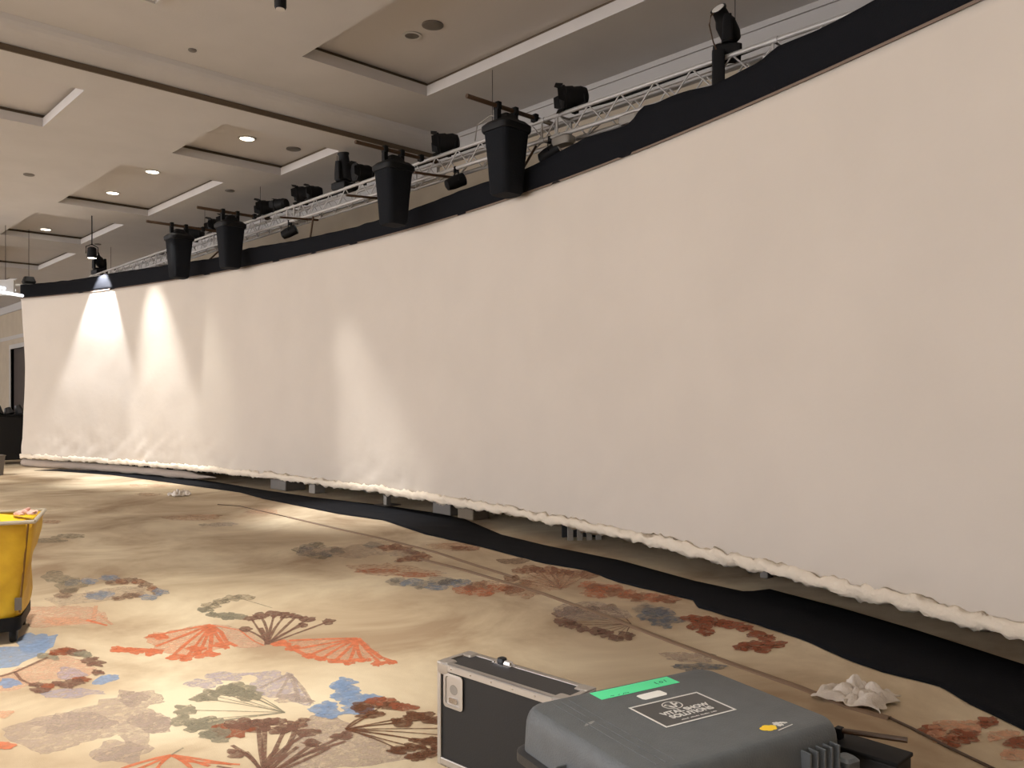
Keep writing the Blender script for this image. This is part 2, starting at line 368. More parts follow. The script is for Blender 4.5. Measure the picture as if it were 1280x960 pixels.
MB().box(-14, XW, YC-.03, YC+.0, ZF - .001, ZF+.07).build('shadow_reveal', reveal, ceiling)
def coffer(x0, x1, y0, y1, z, d):
    wl = MB(); g = .055
    zt = z + d - g
    for (a, b_, c, e_) in ((x0-.12, x0, y0-.12, y1+.12), (x1, x1+.12, y0-.12, y1+.12), (x0, x1, y0-.12, y0), (x0, x1, y1, y1+.12)):
        wl.box(a, b_, c, e_, z + .001, zt)
    wl.build('coffer_side', plaster, ceiling)
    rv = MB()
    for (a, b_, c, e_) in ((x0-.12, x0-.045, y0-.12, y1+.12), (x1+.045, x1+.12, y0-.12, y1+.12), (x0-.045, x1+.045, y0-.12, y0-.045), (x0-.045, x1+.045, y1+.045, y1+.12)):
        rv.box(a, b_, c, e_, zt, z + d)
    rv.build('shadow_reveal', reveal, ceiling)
    MB().box(x0-.12, x1+.12, y0-.12, y1+.12, z+d, z+d+.03).build('coffer_panel', panelm, ceiling)
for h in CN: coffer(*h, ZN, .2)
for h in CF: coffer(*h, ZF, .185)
# a light square access vent in the near ceiling
v = MB()
for (a, b_, c, e_) in ((2.75, 3.35, 9.12, 9.15), (2.75, 3.35, 8.5, 8.53), (2.75, 2.78, 8.53, 9.12), (3.32, 3.35, 8.53, 9.12)): v.box(a, b_, c, e_, ZN-.03, ZN)
vent = empty('ceiling_vent', (0, 0, 0), label='pale square air vent in the near ceiling at the top edge', cat='vent')
v.build('frame', metalw, vent)
MB().box(2.78, 3.32, 8.53, 9.12, ZN-.006, ZN-.001).build('backing', panelm, vent)
s0 = None
for k in range(4):
    i_ = .07 + k*.055
    q = MB()
    for (a, b_, c, e_) in ((2.78+i_, 3.32-i_, 9.12-i_-.02, 9.12-i_), (2.78+i_, 3.32-i_, 8.53+i_, 8.53+i_+.02), (2.78+i_, 2.78+i_+.02, 8.53+i_+.02, 9.12-i_-.02), (3.32-i_-.02, 3.32-i_, 8.53+i_+.02, 9.12-i_-.02)): q.box(a, b_, c, e_, ZN-.022, ZN-.006)
    q.build('slat', metalw, vent)

# walls
wr = MB()
tag(MB().box(-14, XW, -4.2, -4, 0, 6.2).build('light_block_wall', wallm), kind='structure')  # unseen wall, added to keep ambient light off the right-hand floor and backstage
DY0, DY1, DZ = 37.5, 40.0, 3.75
wr.box(XW, XW+.2, -9, DY0, 0, 6.2); wr.box(XW, XW+.2, DY1, 60, 0, 6.2); wr.box(XW, XW+.2, DY0, DY1, DZ, 6.2)
wall_right = tag(wr.build('wall_right', wallm), kind='structure')
wall_far = tag(MB().box(-14, XW+.2, 60, 60.2, 0, 6.2).build('wall_far', wallm), kind='structure')
door = tag(MB().box(XW+.1, XW+.16, DY0, DY1, 0, DZ).build('door_1', wood), kind='structure')
df = MB(); df.box(XW-.03, XW+.1, DY0-.18, DY0, 0, DZ+.18); df.box(XW-.03, XW+.1, DY1, DY1+.18, 0, DZ+.18); df.box(XW-.03, XW+.1, DY0, DY1, DZ, DZ+.18)
df.build('door_frame', trimm, door)
t1 = MB(); t1.box(XW-.06, XW, -9, YC, ZN-.42, ZN); t1.box(XW-.06, XW, YC, 60, ZF-.3, ZF); t1.box(XW-.09, XW-.06, -9, YC, ZN-.07, ZN-.001)
tag(t1.build('trim_1', trimm), kind='structure')
tag(MB().box(XW-.03, XW, -9, 60, 4.15, 4.3).build('trim_2', trimm), kind='structure')
tag(MB().box(XW-.02, XW, -9, DY0-.18, 0, .18).build('baseboard_right', wood), kind='structure')

# ---------------------------------------------------------------- ceiling fixtures
def downlight(x, y, z, lit, energy, ang, label, group=None, blend=.8, r=.11, tilt=None, col=(1, .93, .82)):
    t = empty('downlight', (x, y, z), label=label, cat='ceiling light', group=group)
    MB().lathe([(r+.03, 0), (r+.03, -.012), (r, -.014), (r, 0)], n=20).build('trim_ring', metalw, t, smooth='auto')
    MB().lathe([(r, -.002), (r, -.006)], n=20).build('lens', lampglow if lit else greyp, t)
    if lit: spot('bulb', (0, 0, -.03), energy, ang, blend, t, rot=tilt or (0, 0, 0), color=col)
    return t
zn, zf = ZN + .2, ZF + .185
downlight(5.99, 12.52, zf, 1, SCALLOP_W*10, 32, 'lit round downlight in the coffer nearest the ceiling step', blend=.9, tilt=aim((.05, -.42, -1)), col=(1, .97, .93))
downlight(5.6, 15.53, zf, 1, SCALLOP_W*3, 36, 'lit round downlight in the long coffer, nearer of its two', blend=1, tilt=aim((.13, .0, -1)), col=(1, .97, .88))
downlight(5.59, 17.67, zf, 1, SCALLOP_W*10, 40, 'lit round downlight in the long coffer, farther of its two', blend=.8, tilt=aim((.09, -.12, -1)), col=(1, .97, .93))
downlight(5.59, 22.57, zf, 1, DOWN_W, 80, 'lit round downlight in the farthest coffer over the left end of the screen')
downlight(6.1, 8.26, zn, 0, 0, 0, 'unlit round downlight in the large near coffer', r=.09)
def disc(x, y, z, r, name, label, cat, m):
    o = MB().lathe([(r, 0), (r, -.012), (r*.85, -.02), (r*.5, -.024)], n=20).build(name, m, smooth='auto', loc=(x, y, z)); return tag(o, label, cat)
disc(6.11, 7.86, zn, .13, 'ceiling_speaker', 'round grey ceiling speaker beside the unlit downlight', 'speaker', greyp)
disc(6.8, 12.51, zf, .12, 'ceiling_speaker', 'round grey ceiling speaker in the coffer just past the ceiling step', 'speaker', greyp)
disc(4.11, 10.07, ZN, .05, 'smoke_detector', 'small round detector on the near ceiling before the step', 'detector', greyp)
disc(3.83, 16.54, ZF, .09, 'smoke_detector', 'small round detector on the far ceiling left of the long coffer', 'detector', greyp)
disc(6.91, 15.17, ZF, .09, 'smoke_detector', 'small round detector above the far hoist bags', 'detector', greyp)
disc(6.82, 22.7, ZF, .08, 'smoke_detector', 'small round detector above the farthest moving head light', 'detector', greyp)
# downlights around and behind the photographer; last one added to brighten the case lid
for i, (x, y, e_, an) in enumerate([(1.8, 5.3, 6.8, 58), (.2, 3.4, 2.5, 60), (-2.6, 4.0, 1.6, 80), (-1.6, -1.5, 2.0, 80), (.6, 9.0, 3.2, 70), (-5, 9, 1.2, 100), (0, 14.2, 6, 85), (-3, 18.5, 2.5, 100), (1.5, 21, 8, 80), (1.6, 1.3, 3.5, 36)]):
    z = ZN if y < YC - .4 else ZF
    if any(h[0] < x < h[1] and h[2] < y < h[3] for h in CN): z = zn
    if any(h[0] < x < h[1] and h[2] < y < h[3] for h in CF): z = zf
    downlight(x, y, z, 1, POOL_W * e_, an, 'lit round downlight in the ceiling behind and left of the view', group='downlights out of the view', blend=1)

# small black spotlight hanging at the very top
t = empty('pendant_spotlight', (4.03, 7.68, 5.55), label='small black cylindrical spotlight hanging at the top edge of the picture', cat='spotlight')
MB().lathe([(.05, 0), (.06, .02), (.06, .2), (.03, .22)], n=16).build('lamp_body', black, t, smooth='auto')
MB().lathe([(.012, .22), (.012, .35)], n=8).build('stem', black, t)
MB().lathe([(.045, -.005), (.045, .0)], n=16).build('lens', glassm, t)

# ---------------------------------------------------------------- the screen
scr = empty('projection_screen', (SX(10), 10, 0), label='huge curved cream cloth screen sweeping across the room with a black top band', cat='screen')
O = Vector((SX(10), 10, 0))
Y0, Y1, ZB, ZT = -.8, 22.35, .25, 4.03
def cl(u, v):
    y = Y0 + (Y1-Y0)*u; z = ZB + (ZT-ZB)*v
    q = math.sin(math.pi*v)
    dx = .05*q*noise.noise(Vector((y*.45, z*.6, 2))) + .012*noise.noise(Vector((y*2.2, z*1.8, 5)))*(1.1-v) + .012*noise.noise(Vector((y*7, z*3, 9)))*max(0, .25-v)*4 + .035*noise.noise(Vector((y*3.2 + z*5, z*2.2 - y*1.2, 4)))*max(0, .22-v)*4
    endp = max(0, (u-.992)/.008); yy = y - .12*endp*math.sin(math.pi*v)
    return Vector((SX(yy)+dx, yy, z)) - O
MB().grid(460, 44, cl).build('cloth', muslin, scr, smooth=True, solid=.004)
# rolled hem, lumpy
pts, rs = [], []
n = 1100
hm = MB(); rings = []
for i in range(n+1):
    y = Y0 + (Y1-Y0)*i/n
    c = Vector((SX(y)-.012, y, ZB+.012+.02*noise.noise(Vector((y*1.6, 0, 0)))+.012*noise.noise(Vector((y*6, 3, 0))))) - O
    ring = []
    for k in range(10):
        t_ = 2*math.pi*k/10
        rr = .034 + .024*noise.noise(Vector((y*7 + k*.55, math.cos(t_)*1.2, math.sin(t_)*1.2)))+.018*noise.noise(Vector((y*17 + k*.5, math.cos(t_), 7)))
        ring.append(hm.bm.verts.new(c + Vector((math.cos(t_)*rr*.8, 0, math.sin(t_)*rr*1.55))))
    rings.append(ring)
hm.skin(rings); hm.build('hem', hemm, scr, smooth=True)
BAND = [(-1, 4.35), (2.4, 4.346), (2.89, 4.347), (3.3, 4.378), (3.48, 4.327), (3.98, 4.32), (4.32, 4.379), (4.94, 4.429), (5.1, 4.33), (5.23, 4.321), (5.84, 4.383), (6.36, 4.336), (6.95, 4.303), (8.08, 4.333), (9.59, 4.29), (11.06, 4.276), (12.88, 4.308), (14.18, 4.359), (15.24, 4.304), (16.82, 4.346), (18.81, 4.367), (20.34, 4.335), (23, 4.342)]
def band_z(y):
    for (a, za), (b_, zb_) in zip(BAND, BAND[1:]):
        if a <= y <= b_: return za + (zb_-za)*(y-a)/(b_-a)
    return 4.34
MB().grid(300, 4, lambda u, v: Vector((SX(Y0+(Y1-Y0)*u)-.012+.015*noise.noise(Vector((u*60, v*2, 0))), Y0+(Y1-Y0)*u, ZT-.02+(band_z(Y0+(Y1-Y0)*u)+.012*noise.noise(Vector((u*90, 1, 1)))-ZT+.02)*v)) - O).build('top_mask', blackf, scr, smooth=True, solid=.006)
MB().grid(300, 1, lambda u, v: Vector((SX(Y0+(Y1-Y0)*u)-.018, Y0+(Y1-Y0)*u, ZT-.022+.022*v)) - O).build('edge_binding', edgem, scr, solid=.004)
for y in (7.05, 9.9, 12.3, 4.0, 15.6, 1.6):   # hangers from the truss
    MB().tube([Vector((SX(y)+.02, y, 4.3))-O, Vector((7.05, y, 4.66))-O], .016, 8).build('hanger', brownm, scr)

# black masking curtain behind the screen
tag(MB().grid(420, 6, lambda u, v: Vector((SX(-.8+22.2*u)+1.15+.035*math.sin(u*22.2*9)*(1.1-v*.5), -.8+22.2*u, .015+3.85*v))).build('masking_curtain', blackf, smooth=True, solid=.004), 'black masking curtain standing in the dark behind the curved screen', 'curtain')
# pale spare cloth bunched behind the hem at the far left
q = MB(); rings = []
for i in range(91):
    y = 15.6 + 7.2*i/90; c = Vector((SX(min(y, 22.3))+.16, y, .09+.02*noise.noise(Vector((y*2, 1, 1)))))
    rings.append([q.bm.verts.new(c + min(1, i/14+.05)*Vector((math.cos(a)*.1, 0, math.sin(a)*(.085+.03*noise.noise(Vector((y*3, math.cos(a), math.sin(a)))))))) for a in [2*math.pi*k/10 for k in range(10)]])
q.skin(rings)
tag(q.build('bunched_cloth', M('spare_cloth', (176, 162, 150), .95, bump=.8, bscale=12), smooth=True), 'pale bunched cloth lying on the floor under the left end of the screen', 'cloth')

# black fabric strip lying on the floor along the screen
near = [(16,588),(70,589),(140,594),(200,602),(300,616),(330,624),(424,643),(480,651),(530,668),(605,685),(680,705),(730,713),(774,729),(866,751),(872,760),(940,780),(1008,802),(1050,822),(1102,841),(1172,858),(1210,880),(1280,914),(1360,956)]
far = [(16,586),(70,586.5),(140,590),(200,594),(270,603),(330,613),(392,622),(486,633),(540,641),(580,649),(627,669),(680,682),(774,701),(868,727),(933,741),(961,737),(1055,762),(1149,790),(1280,832),(1360,858)]
def arc(L_):
    P = [at(*p) for p in L_]; d = [0]
    for a, b_ in zip(P, P[1:]): d.append(d[-1] + (b_-a).length)
    def f(yv):
        # interpolate by world y (monotone)
        for a, b_ in zip(P, P[1:]):
            if b_.y <= yv <= a.y: t = (a.y-yv)/((a.y-b_.y) or 1); return a.x + (b_.x-a.x)*t
        return P[0].x if yv > P[0].y else P[-1].x
    return f
fn, ff = arc(near), arc(far)
fs = MB()
def fab(u, v):
    y = 21.0*(1-u)**1.25 + .95*(1-(1-u)**1.25) if True else 0
    xa = fn(y) + .012*noise.noise(Vector((y*7, 0, 0))); xb = max(ff(y), xa + .06)
    xb = min(xb, SX(y) + 1.2)
    x = xa + (xb-xa)*v
    return Vector((x, y, .006 + .02*max(0, noise.noise(Vector((x*5, y*2.5, 0))))*math.sin(math.pi*min(1, v*1.0+.0)) + .003*math.sin(math.pi*v)))
fs.grid(300, 10, fab)
tag(fs.build('floor_drape', blackf, smooth=True, solid=.004), 'long black fabric strip laid on the carpet along the foot of the screen', 'fabric strip')

# ---------------------------------------------------------------- truss
tr = empty('lighting_truss', (7.1, 12, 4.68), label='long silver box truss hanging behind and above the screen', cat='truss')
TX0, TX1, TZ0, TZ1 = 7.0, 7.24, 4.68, 4.92
o_ = Vector((7.1, 12, 4.68)); y0, y1 = -.5, 24.0
for (x, z) in ((TX0, TZ0), (TX1, TZ0), (TX0, TZ1), (TX1, TZ1)):
    MB().tube([Vector((x, y0, z))-o_, Vector((x, y1, z))-o_], .0245, 10).build('chord', trussm, tr, smooth='auto')
bay = .46
brace_m, brace_n, rung = None, None, None
nb = int((y1-y0)/bay)
for i in range(nb):
    y = y0 + i*bay
    for x in (TX0, TX1):
        if i == 0 and x == TX0:
            brace_m = MB().tube([(0, 0, 0), (0, bay/2, TZ1-TZ0)], .009, 6).build('brace', trussm, tr)
            brace_n = MB().tube([(0, bay/2, TZ1-TZ0), (0, bay, 0)], .009, 6).build('brace', trussm, tr)
            A, B = brace_m, brace_n
        else: A, B = copy_obj(brace_m, tr), copy_obj(brace_n, tr)
        A.location = Vector((x, y, TZ0))-o_; B.location = Vector((x, y, TZ0))-o_
    if rung is None: rung = MB().tube([(0, 0, 0), (TX1-TX0, bay, 0)], .009, 6).build('rung', trussm, tr); g = rung
    else: g = copy_obj(rung, tr)
    g.location = Vector((TX0, y, TZ0))-o_
for y in (6.9, 6.65, 3.9, 9.7, 9.95, 13.1, 12.85, 16.1, 19.2):  # section joints
    j = MB()
    for x in (TX0, TX1): j.tube([Vector((x, y, TZ0))-o_, Vector((x, y, TZ1))-o_], .014, 8)
    for x in (TX0, TX1):
        for z in (TZ0, TZ1): j.tube([Vector((x, y-.05, z))-o_, Vector((x, y+.05, z))-o_], .031, 10)
    for z in (TZ0, TZ1): j.tube([Vector((TX0, y, z))-o_, Vector((TX1, y, z))-o_], .014, 8)
    j.build('section_joint', trussm, tr)
for y in (.8, 4.42, 8.0, 11.8, 14.5, 17.0, 22.9):
    MB().tube([Vector((7.2, y, TZ1))-o_, Vector((7.2, y, (ZN if y < YC-.4 else ZF)-.003))-o_], .004, 6).build('suspension_cable', black, tr)
# power cable snaking along the top chords
tag(MB().tube([(7.12+.05*math.sin(i*.9), 1+i*.5, 4.955+.012*math.sin(i*1.7)) for i in range(44)], .014, 6).build('power_cable', black, smooth=True), 'black power cable running along the top of the truss', 'cable')
MB_ = MB().tube([(7.03, 8.15, 4.97), (6.98, 8.05, 5.14), (6.98, 7.8, 5.2), (7.0, 7.55, 5.12), (7.02, 7.45, 4.96)], .008, 6)
tag(MB_.build('cable_loop', pale, smooth=True), 'thin pale cable looping above the truss beside a fresnel lamp', 'cable')

# hoist bags on outrigger pipes
def hoist(y):
    t = empty('hoist_bag', (6.5, y, 3.96), label='black tapered chain bag', cat='hoist', group=None)
    b_ = MB(); b_.rrect([(.135, .135, 0), (.155, .155, .03), (.175, .17, .35), (.205, .195, .72), (.205, .195, .74)], .07)
    b_.build('bag', bagm, t, smooth='auto')
    MB().rrect([(.225, .22, .715), (.235, .23, .74), (.235, .23, .785), (.19, .19, .83)], .1).build('rim', black, t, smooth='auto')
    m_ = MB(); m_.rrect([(.12, .12, .80), (.12, .12, .86), (.07, .07, .93)], .03); m_.box(-.17, -.11, -.03, .03, .83, .99); m_.box(.1, .16, -.03, .03, .83, .99)
    m_.build('motor', black, t)
    for x in (-.14, .13, .46): MB().box(x-.03, x+.03, -.045, .045, .955, 1.045).build('clamp', black, t, bevel=.01)
    MB().tube([(-.6, 0, 1.0), (.8, 0, 1.0)], .026, 10).build('outrigger_pipe', brownm, t, smooth='auto')
    for s in (-1, 1): MB().tube([(.14*s, -.16, .74), (.1*s, -.1, .86), (0, 0, .9)], .01, 6).build('strap', black, t)
    return t
hb = hoist(6.98); hb['label'] = 'black tapered chain bag on a pipe, largest and nearest of the four'
for y, lb in ((9.22, 'black tapered chain bag on a pipe, second largest of the four'), (14.25, 'black tapered chain bag on a pipe, third along the truss'), (16.6, 'black tapered chain bag on a pipe, farthest of the four')):
    c = copy_tree(hb); c.location.y = y; c['label'] = lb
    if y > 16: c.location = (6.2, 15.82, 3.92)

# fresnel lamps sitting on the top chord
def fresnel():
    t = empty('fresnel_lamp', (7.06, 0, 4.95), label='x', cat='stage light')
    Mx = Matrix.Translation((-.02, .03, .135)) @ Vector((-.8, .62, -.08)).to_track_quat('Z', 'Y').to_matrix().to_4x4()
    MB().lathe([(.04, -.19), (.10, -.17), (.125, -.1), (.12, -.02), (.13, .0), (.13, .08), (.145, .09), (.145, .12)], Mx, 18).build('lamp_body', black, t, smooth='auto')
    MB().lathe([(.12, .121), (.11, .13)], Mx, 18).build('lens', black, t)
    y_ = MB(); y_.tube([(0, -.14, .14), (0, -.15, .04), (0, 0, .0), (0, .15, .04), (0, .14, .14)], .012, 6)
    y_.build('yoke', black, t)
    for k in range(4):
        a = Matrix.Rotation(R(90*k), 4, 'Z')
        MB().poly([Mx @ a @ Vector(p) for p in ((.135, -.09, .11), (.135, .09, .11), (.155, .06, .19), (.155, -.06, .19))]).build('barn_door', black, t, solid=.004)
    MB().box(-.03, .03, -.03, .03, -.05, .02).build('clamp', black, t)
    return t
f0 = fresnel(); f0.location.y = 6.42
f0['label'] = 'black fresnel lamp sitting on the truss just right of the nearest chain bag'
for y, lb, rz in ((8.74, 'black fresnel lamp on the truss just left of the nearest chain bag', 0), (10.79, 'black fresnel lamp half hidden left of the second chain bag', .5), (12.56, 'black fresnel lamp on the truss left of the far upright moving head', 0), (12.25, 'black fresnel lamp tucked beside the one left of the far moving head', .4),
                  (13.93, 'black fresnel lamp just right of the third chain bag', .3), (13.42, 'black fresnel lamp second to the right of the third chain bag', -.5), (15.5, 'black fresnel lamp between the two farthest chain bags, right one', 0), (16.05, 'black fresnel lamp between the two farthest chain bags, left one', .5), (17.1, 'black fresnel lamp left of the farthest chain bag', 0)):
    c = copy_tree(f0); c.location.y = y; c.rotation_euler.z = rz; c['label'] = lb
    if y == 13.42 or y == 12.25: c.scale = (.8, .8, .8)

# lamps slung under the truss
def slung(y, x, lb, lensm, rz=0):
    t = empty('under_truss_lamp', (x, y, 4.50), rz, lb, 'stage light')
    Mx = Matrix.Rotation(R(65), 4, 'X')
    MB().lathe([(.03, -.16), (.07, -.14), (.085, -.05), (.085, .12)], Mx, 16).build('lamp_body', black, t, smooth='auto')
    MB().lathe([(.078, .121), (.07, .127)], Mx, 16).build('lens', lensm, t)
    MB().tube([(-.1, 0, 0), (-.1, 0, .1), (0, 0, .14), (.1, 0, .1), (.1, 0, 0)], .01, 6).build('yoke', black, t)
    MB().box(-.025, .025, -.03, .03, .12, .2).build('clamp', black, t)
    return t
slung(6.75, 7.0, 'black lamp slung under the truss right of the nearest chain bag', glassm, .4)
slung(8.5, 7.0, 'black clamped lamp slung under the truss left of the nearest chain bag', black, 1.2)
slung(13.0, 7.0, 'teal coloured lamp slung under the truss above the black band', teal, .8)
for (y, lb) in ((8.75, 'short black pipe arm under the truss left of the nearest chain bag'), (10.4, 'short black pipe arm under the truss left of the second chain bag'), (12.4, 'short black pipe arm under the truss beside the teal lamp')):
    tag(MB().tube([(6.5, y, 4.58), (7.2, y, 4.64)], .018, 8).build('pipe_arm', brownm), lb, 'pipe')
# pale clutter tied under the truss near the first bag
for (y, x, lb) in ((6.55, 7.0, 'pale round connector box under the truss right of the nearest chain bag'), (5.55, 7.0, 'pale flat connector box under the truss nearer the right')):
    tag(MB().rrect([(.07, .12, 4.55), (.08, .14, 4.58), (.08, .14, 4.63), (.05, .1, 4.66)], .05, Matrix.Translation((x, y, 0))).build('connector_box', pale, smooth='auto'), lb, 'box')

# moving heads
def moving_head(lb, loc, head_dir, rz=0, lens=glassm, s=1.0):
    t = empty('moving_head_light', loc, rz, lb, 'stage light')
    MB().rrect([(.15, .15, 0), (.16, .16, .02), (.16, .16, .1), (.12, .12, .13)], .03).build('base', black, t, smooth='auto')
    y_ = MB(); y_.rrect([(.17, .06, .13), (.17, .06, .17)], .04)
    for q_ in (-1, 1): y_.rrect([(.03, .06, .15), (.032, .055, .3), (.025, .045, .44)], .02, Matrix.Translation((q_*.15, 0, 0)))
    y_.build('yoke', black, t, smooth='auto')
    Mx = Matrix.Translation((0, 0, .36)) @ Vector(head_dir).to_track_quat('Z', 'Y').to_matrix().to_4x4()
    MB().lathe([(.05, -.2), (.09, -.18), (.115, -.1), (.115, .05), (.085, .12), (.08, .2), (.092, .22), (.092, .24)], Mx, 20).build('head', black, t, smooth='auto')
    MB().lathe([(.075, .235), (.07, .246)], Mx, 20).build('lens', lens, t)
    return t
mh = moving_head('black moving head light standing on the truss, upright and nearest the camera', (7.1, 4.45, 4.95), (-.62, .42, .62), .6); mh.scale = (.86, .86, .86)
b2 = MB(); b2.rrect([(.07, .07, -.42), (.07, .07, .02)], .02, Matrix.Translation((-.16, .1, 0))); b2.build('side_pack', black, mh, smooth='auto')
MB().tube([(-.14, .1, .0), (-.22, .16, .12), (-.24, .2, .3), (-.2, .18, .42), (-.15, .1, .5)], .008, 6).build('cable', brownm, mh)
moving_head('black moving head light standing on the truss between two chain bags', (7.1, 11.4, 4.93), (-.1, .05, 1), .2)
mb2 = moving_head('small black moving head light at the far left end of the screen, shining down', (7.1, 23.5, 4.93), (-.6, -.4, .6), .2)

# wash fixture that throws the hard white scallop at the left end
t = empty('downward_spotlight', (5.68, 19.3, 4.72), label='black spotlight hanging at the left end throwing a white beam down the screen', cat='stage light')
MB().lathe([(.05, .2), (.09, .17), (.1, 0), (.1, -.04)], n=16).build('lamp_body', black, t, smooth='auto')
MB().lathe([(.085, -.041), (.085, -.035)], n=16).build('lens', lampglow, t)
MB().tube([(-.12, 0, .05), (-.12, 0, .2), (0, 0, .26), (.12, 0, .2), (.12, 0, .05)], .011, 6).build('yoke', black, t)
MB().tube([(0, 0, .24), (.0, 0, .88)], .012, 8).build('drop_pipe', black, t)
spot('bulb', (0, 0, -.06), 800, 66, .4, t, color=(.97, .98, 1), rot=aim((.26, .16, -1)), radius=.04)

# truss bars at the far left; emission stands in for work light on them
t = empty('glowing_truss_bars', (4.3, 21.5, 4.15), R(40), 'white truss bars with added glow hanging past the left end of the screen', 'ceiling light')
for k, (z, yy) in enumerate(((0, 0), (.12, .25), (-.13, -.2))): MB().tube([(-1.0, yy, z), (.62, yy, z)], .035, 10).build('tube', M('truss_bar_glow%d' % k, (240, 244, 255), emit=1.3), t)
MB().box(-.8, -.74, -.22, .27, -.16, .2).build('bracket', metalw, t); MB().box(.3, .36, -.22, .27, -.16, .2).build('bracket', metalw, t)
for x in (-.77, .33): MB().tube([(x, 0, .2), (x, 0, ZF-4.15)], .006, 6).build('suspension_cable', black, t)
t = empty('far_stage_light', (5.3, 22.9, 4.42), 0, 'small dark lamp on a pale bar above the left end of the band', 'stage light')
MB().tube([(-.5, .4, 0), (.5, -.4, 0)], .03, 8).build('bar', metalw, t); MB().rrect([(.12, .12, .03), (.14, .14, .08), (.1, .1, .2)], .05).build('lamp_body', black, t, smooth='auto')
MB().tube([(0, 0, .2), (0, 0, ZF+.183-4.42)], .006, 6).build('suspension_cable', black, t)

# ---------------------------------------------------------------- things under and beyond the screen
def under(px, yb, z1, wd, dp, name, lb, cat, m, legs=False):
    p = at(px, yb)
    return p
p = at(360, 611.5); t = MB().box(p.x-.2, p.x+.2, p.y-.28, p.y+.28, 0, .42).build('storage_box', greyp, bevel=.015); tag(t, 'grey box standing behind the screen, farthest of those seen beneath the hem', 'box')
p = at(396, 616); tag(MB().box(p.x-.1, p.x+.1, p.y-.1, p.y+.1, 0, .4).build('storage_box', pale, bevel=.01), 'small pale box behind the screen beside the farthest grey box', 'box')
p = at(484, 631.5); t = empty('support_post', (p.x, p.y, 0), label='pale square post standing behind the screen on a floor plate', cat='post')
MB().box(-.04, .04, -.04, .04, .012, 4.3).build('post', pale, t); MB().box(-.15, .15, -.15, .15, 0, .012).build('base_plate', greyp, t)
p = at(562, 642); tag(MB().box(p.x-.15, p.x+.15, p.y-.2, p.y+.2, 0, .45).build('storage_box', greyp, bevel=.015), 'mid grey box behind the screen, nearer of the pair past the post', 'box')
p = at(592, 648); tag(MB().box(p.x-.15, p.x+.15, p.y-.16, p.y+.16, 0, .4).build('storage_box', M('tan_box', (120, 108, 92), .8), bevel=.015), 'tan box behind the screen, right beside the mid grey box', 'box')
p = at(730, 675); t = empty('slatted_stand', (p.x, p.y, 0), R(-35), 'stand with four pale upright slats behind the screen', 'stand')
for k in range(4): MB().box(-.19+k*.11, -.13+k*.11, -.02, .02, .0, .5).build('slat', pale, t)
MB().box(-.21, .22, -.03, .25, .5, .54).build('top_board', greyp, t); MB().box(-.21, .22, .2, .24, 0, .5).build('back_board', plasticd, t)
p = at(958, 722); tag(MB().box(p.x-.05, p.x+.05, p.y-.04, p.y+.04, 0, .34).build('connector_box', greyp, bevel=.01), 'small grey box behind the near part of the screen hem', 'box')
# black draped case beyond the left end
p = at(-12, 588); t = empty('black_road_case', (5.6, 24.0, 0), R(0), 'black road case standing beyond the left end of the screen', 'road case')
MB().box(-1.3, .9, -.4, .4, .1, 1.18).build('case_body', lam, t, bevel=.02); MB().box(-1.32, .92, -.42, .42, 1.18, 1.24).build('lid', black, t, bevel=.01)
for x in (-1.2, .8):
    for y in (-.3, .3): MB().lathe([(.05, -.02), (.05, .02)], Matrix.Translation((x, y, .05)) @ Matrix.Rotation(R(90), 4, 'X'), 12).build('caster', black, t)
q = MB()
for k in range(5): q.tube([(4.6+.25*k, 23.9, 1.242), (4.62+.22*k, 23.95, 1.40+.06*(k % 2))], .13, 8, rs=[.13, .07])
tag(q.build('equipment_bundle', plasticd, smooth='auto'), 'dark lumpy bundle of equipment on top of the far road case', 'equipment')
p = at(-15, 594); t = MB().rrect([(.3, .2, 0), (.33, .23, .4), (.35, .25, .42)], .05, Matrix.Translation((p.x-.05, p.y, 0))).build('plastic_crate', greyp, smooth='auto'); tag(t, 'grey plastic crate cut by the left edge under the far end of the screen', 'crate')

# ---------------------------------------------------------------- cable covers, towels
def cover(pix, wd, lb):
    P = [at(*p) for p in pix]; m_ = MB(); rings = []
    for i, p_ in enumerate(P):
        d = (P[min(i+1, len(P)-1)] - P[max(i-1, 0)]).normalized(); nrm = Vector((-d.y, d.x, 0))
        rings.append([m_.bm.verts.new(p_ + nrm*wd*a + Vector((0, 0, z))) for a, z in ((-.5, .0), (-.42, .008), (-.15, .014), (.15, .014), (.42, .008), (.5, .0))])
    m_.skin(rings); return tag(m_.build('cable_cover', rampm, smooth='auto'), lb, 'cable cover')
cover([(361,647), (424,662), (480,674.5), (545,691), (600,709), (642,722)], .045, 'thin tan cable cover on the carpet, farther one ending mid floor')
cover([(524,699), (580,713), (640,731), (680,743), (760,772), (840,803), (914,830), (1000,860), (1060,884), (1112,899)], .05, 'long tan cable cover running toward the lower right past the cases')
tag(MB().tube([at(*p) + Vector((0, 0, .007)) for p in [(1112,899), (1140,912), (1180,933), (1240,962), (1300,990)]], .007, 6).build('floor_cable', brownm), 'thin brown cable leaving the near end of the long cable cover', 'cable')
tag(MB().tube([at(*p) + Vector((0, 0, .005)) for p in [(272,631), (300,633), (330,640), (361,647)]], .006, 6).build('floor_cable', brownm), 'thin dark cable leading into the farther cable cover', 'cable')

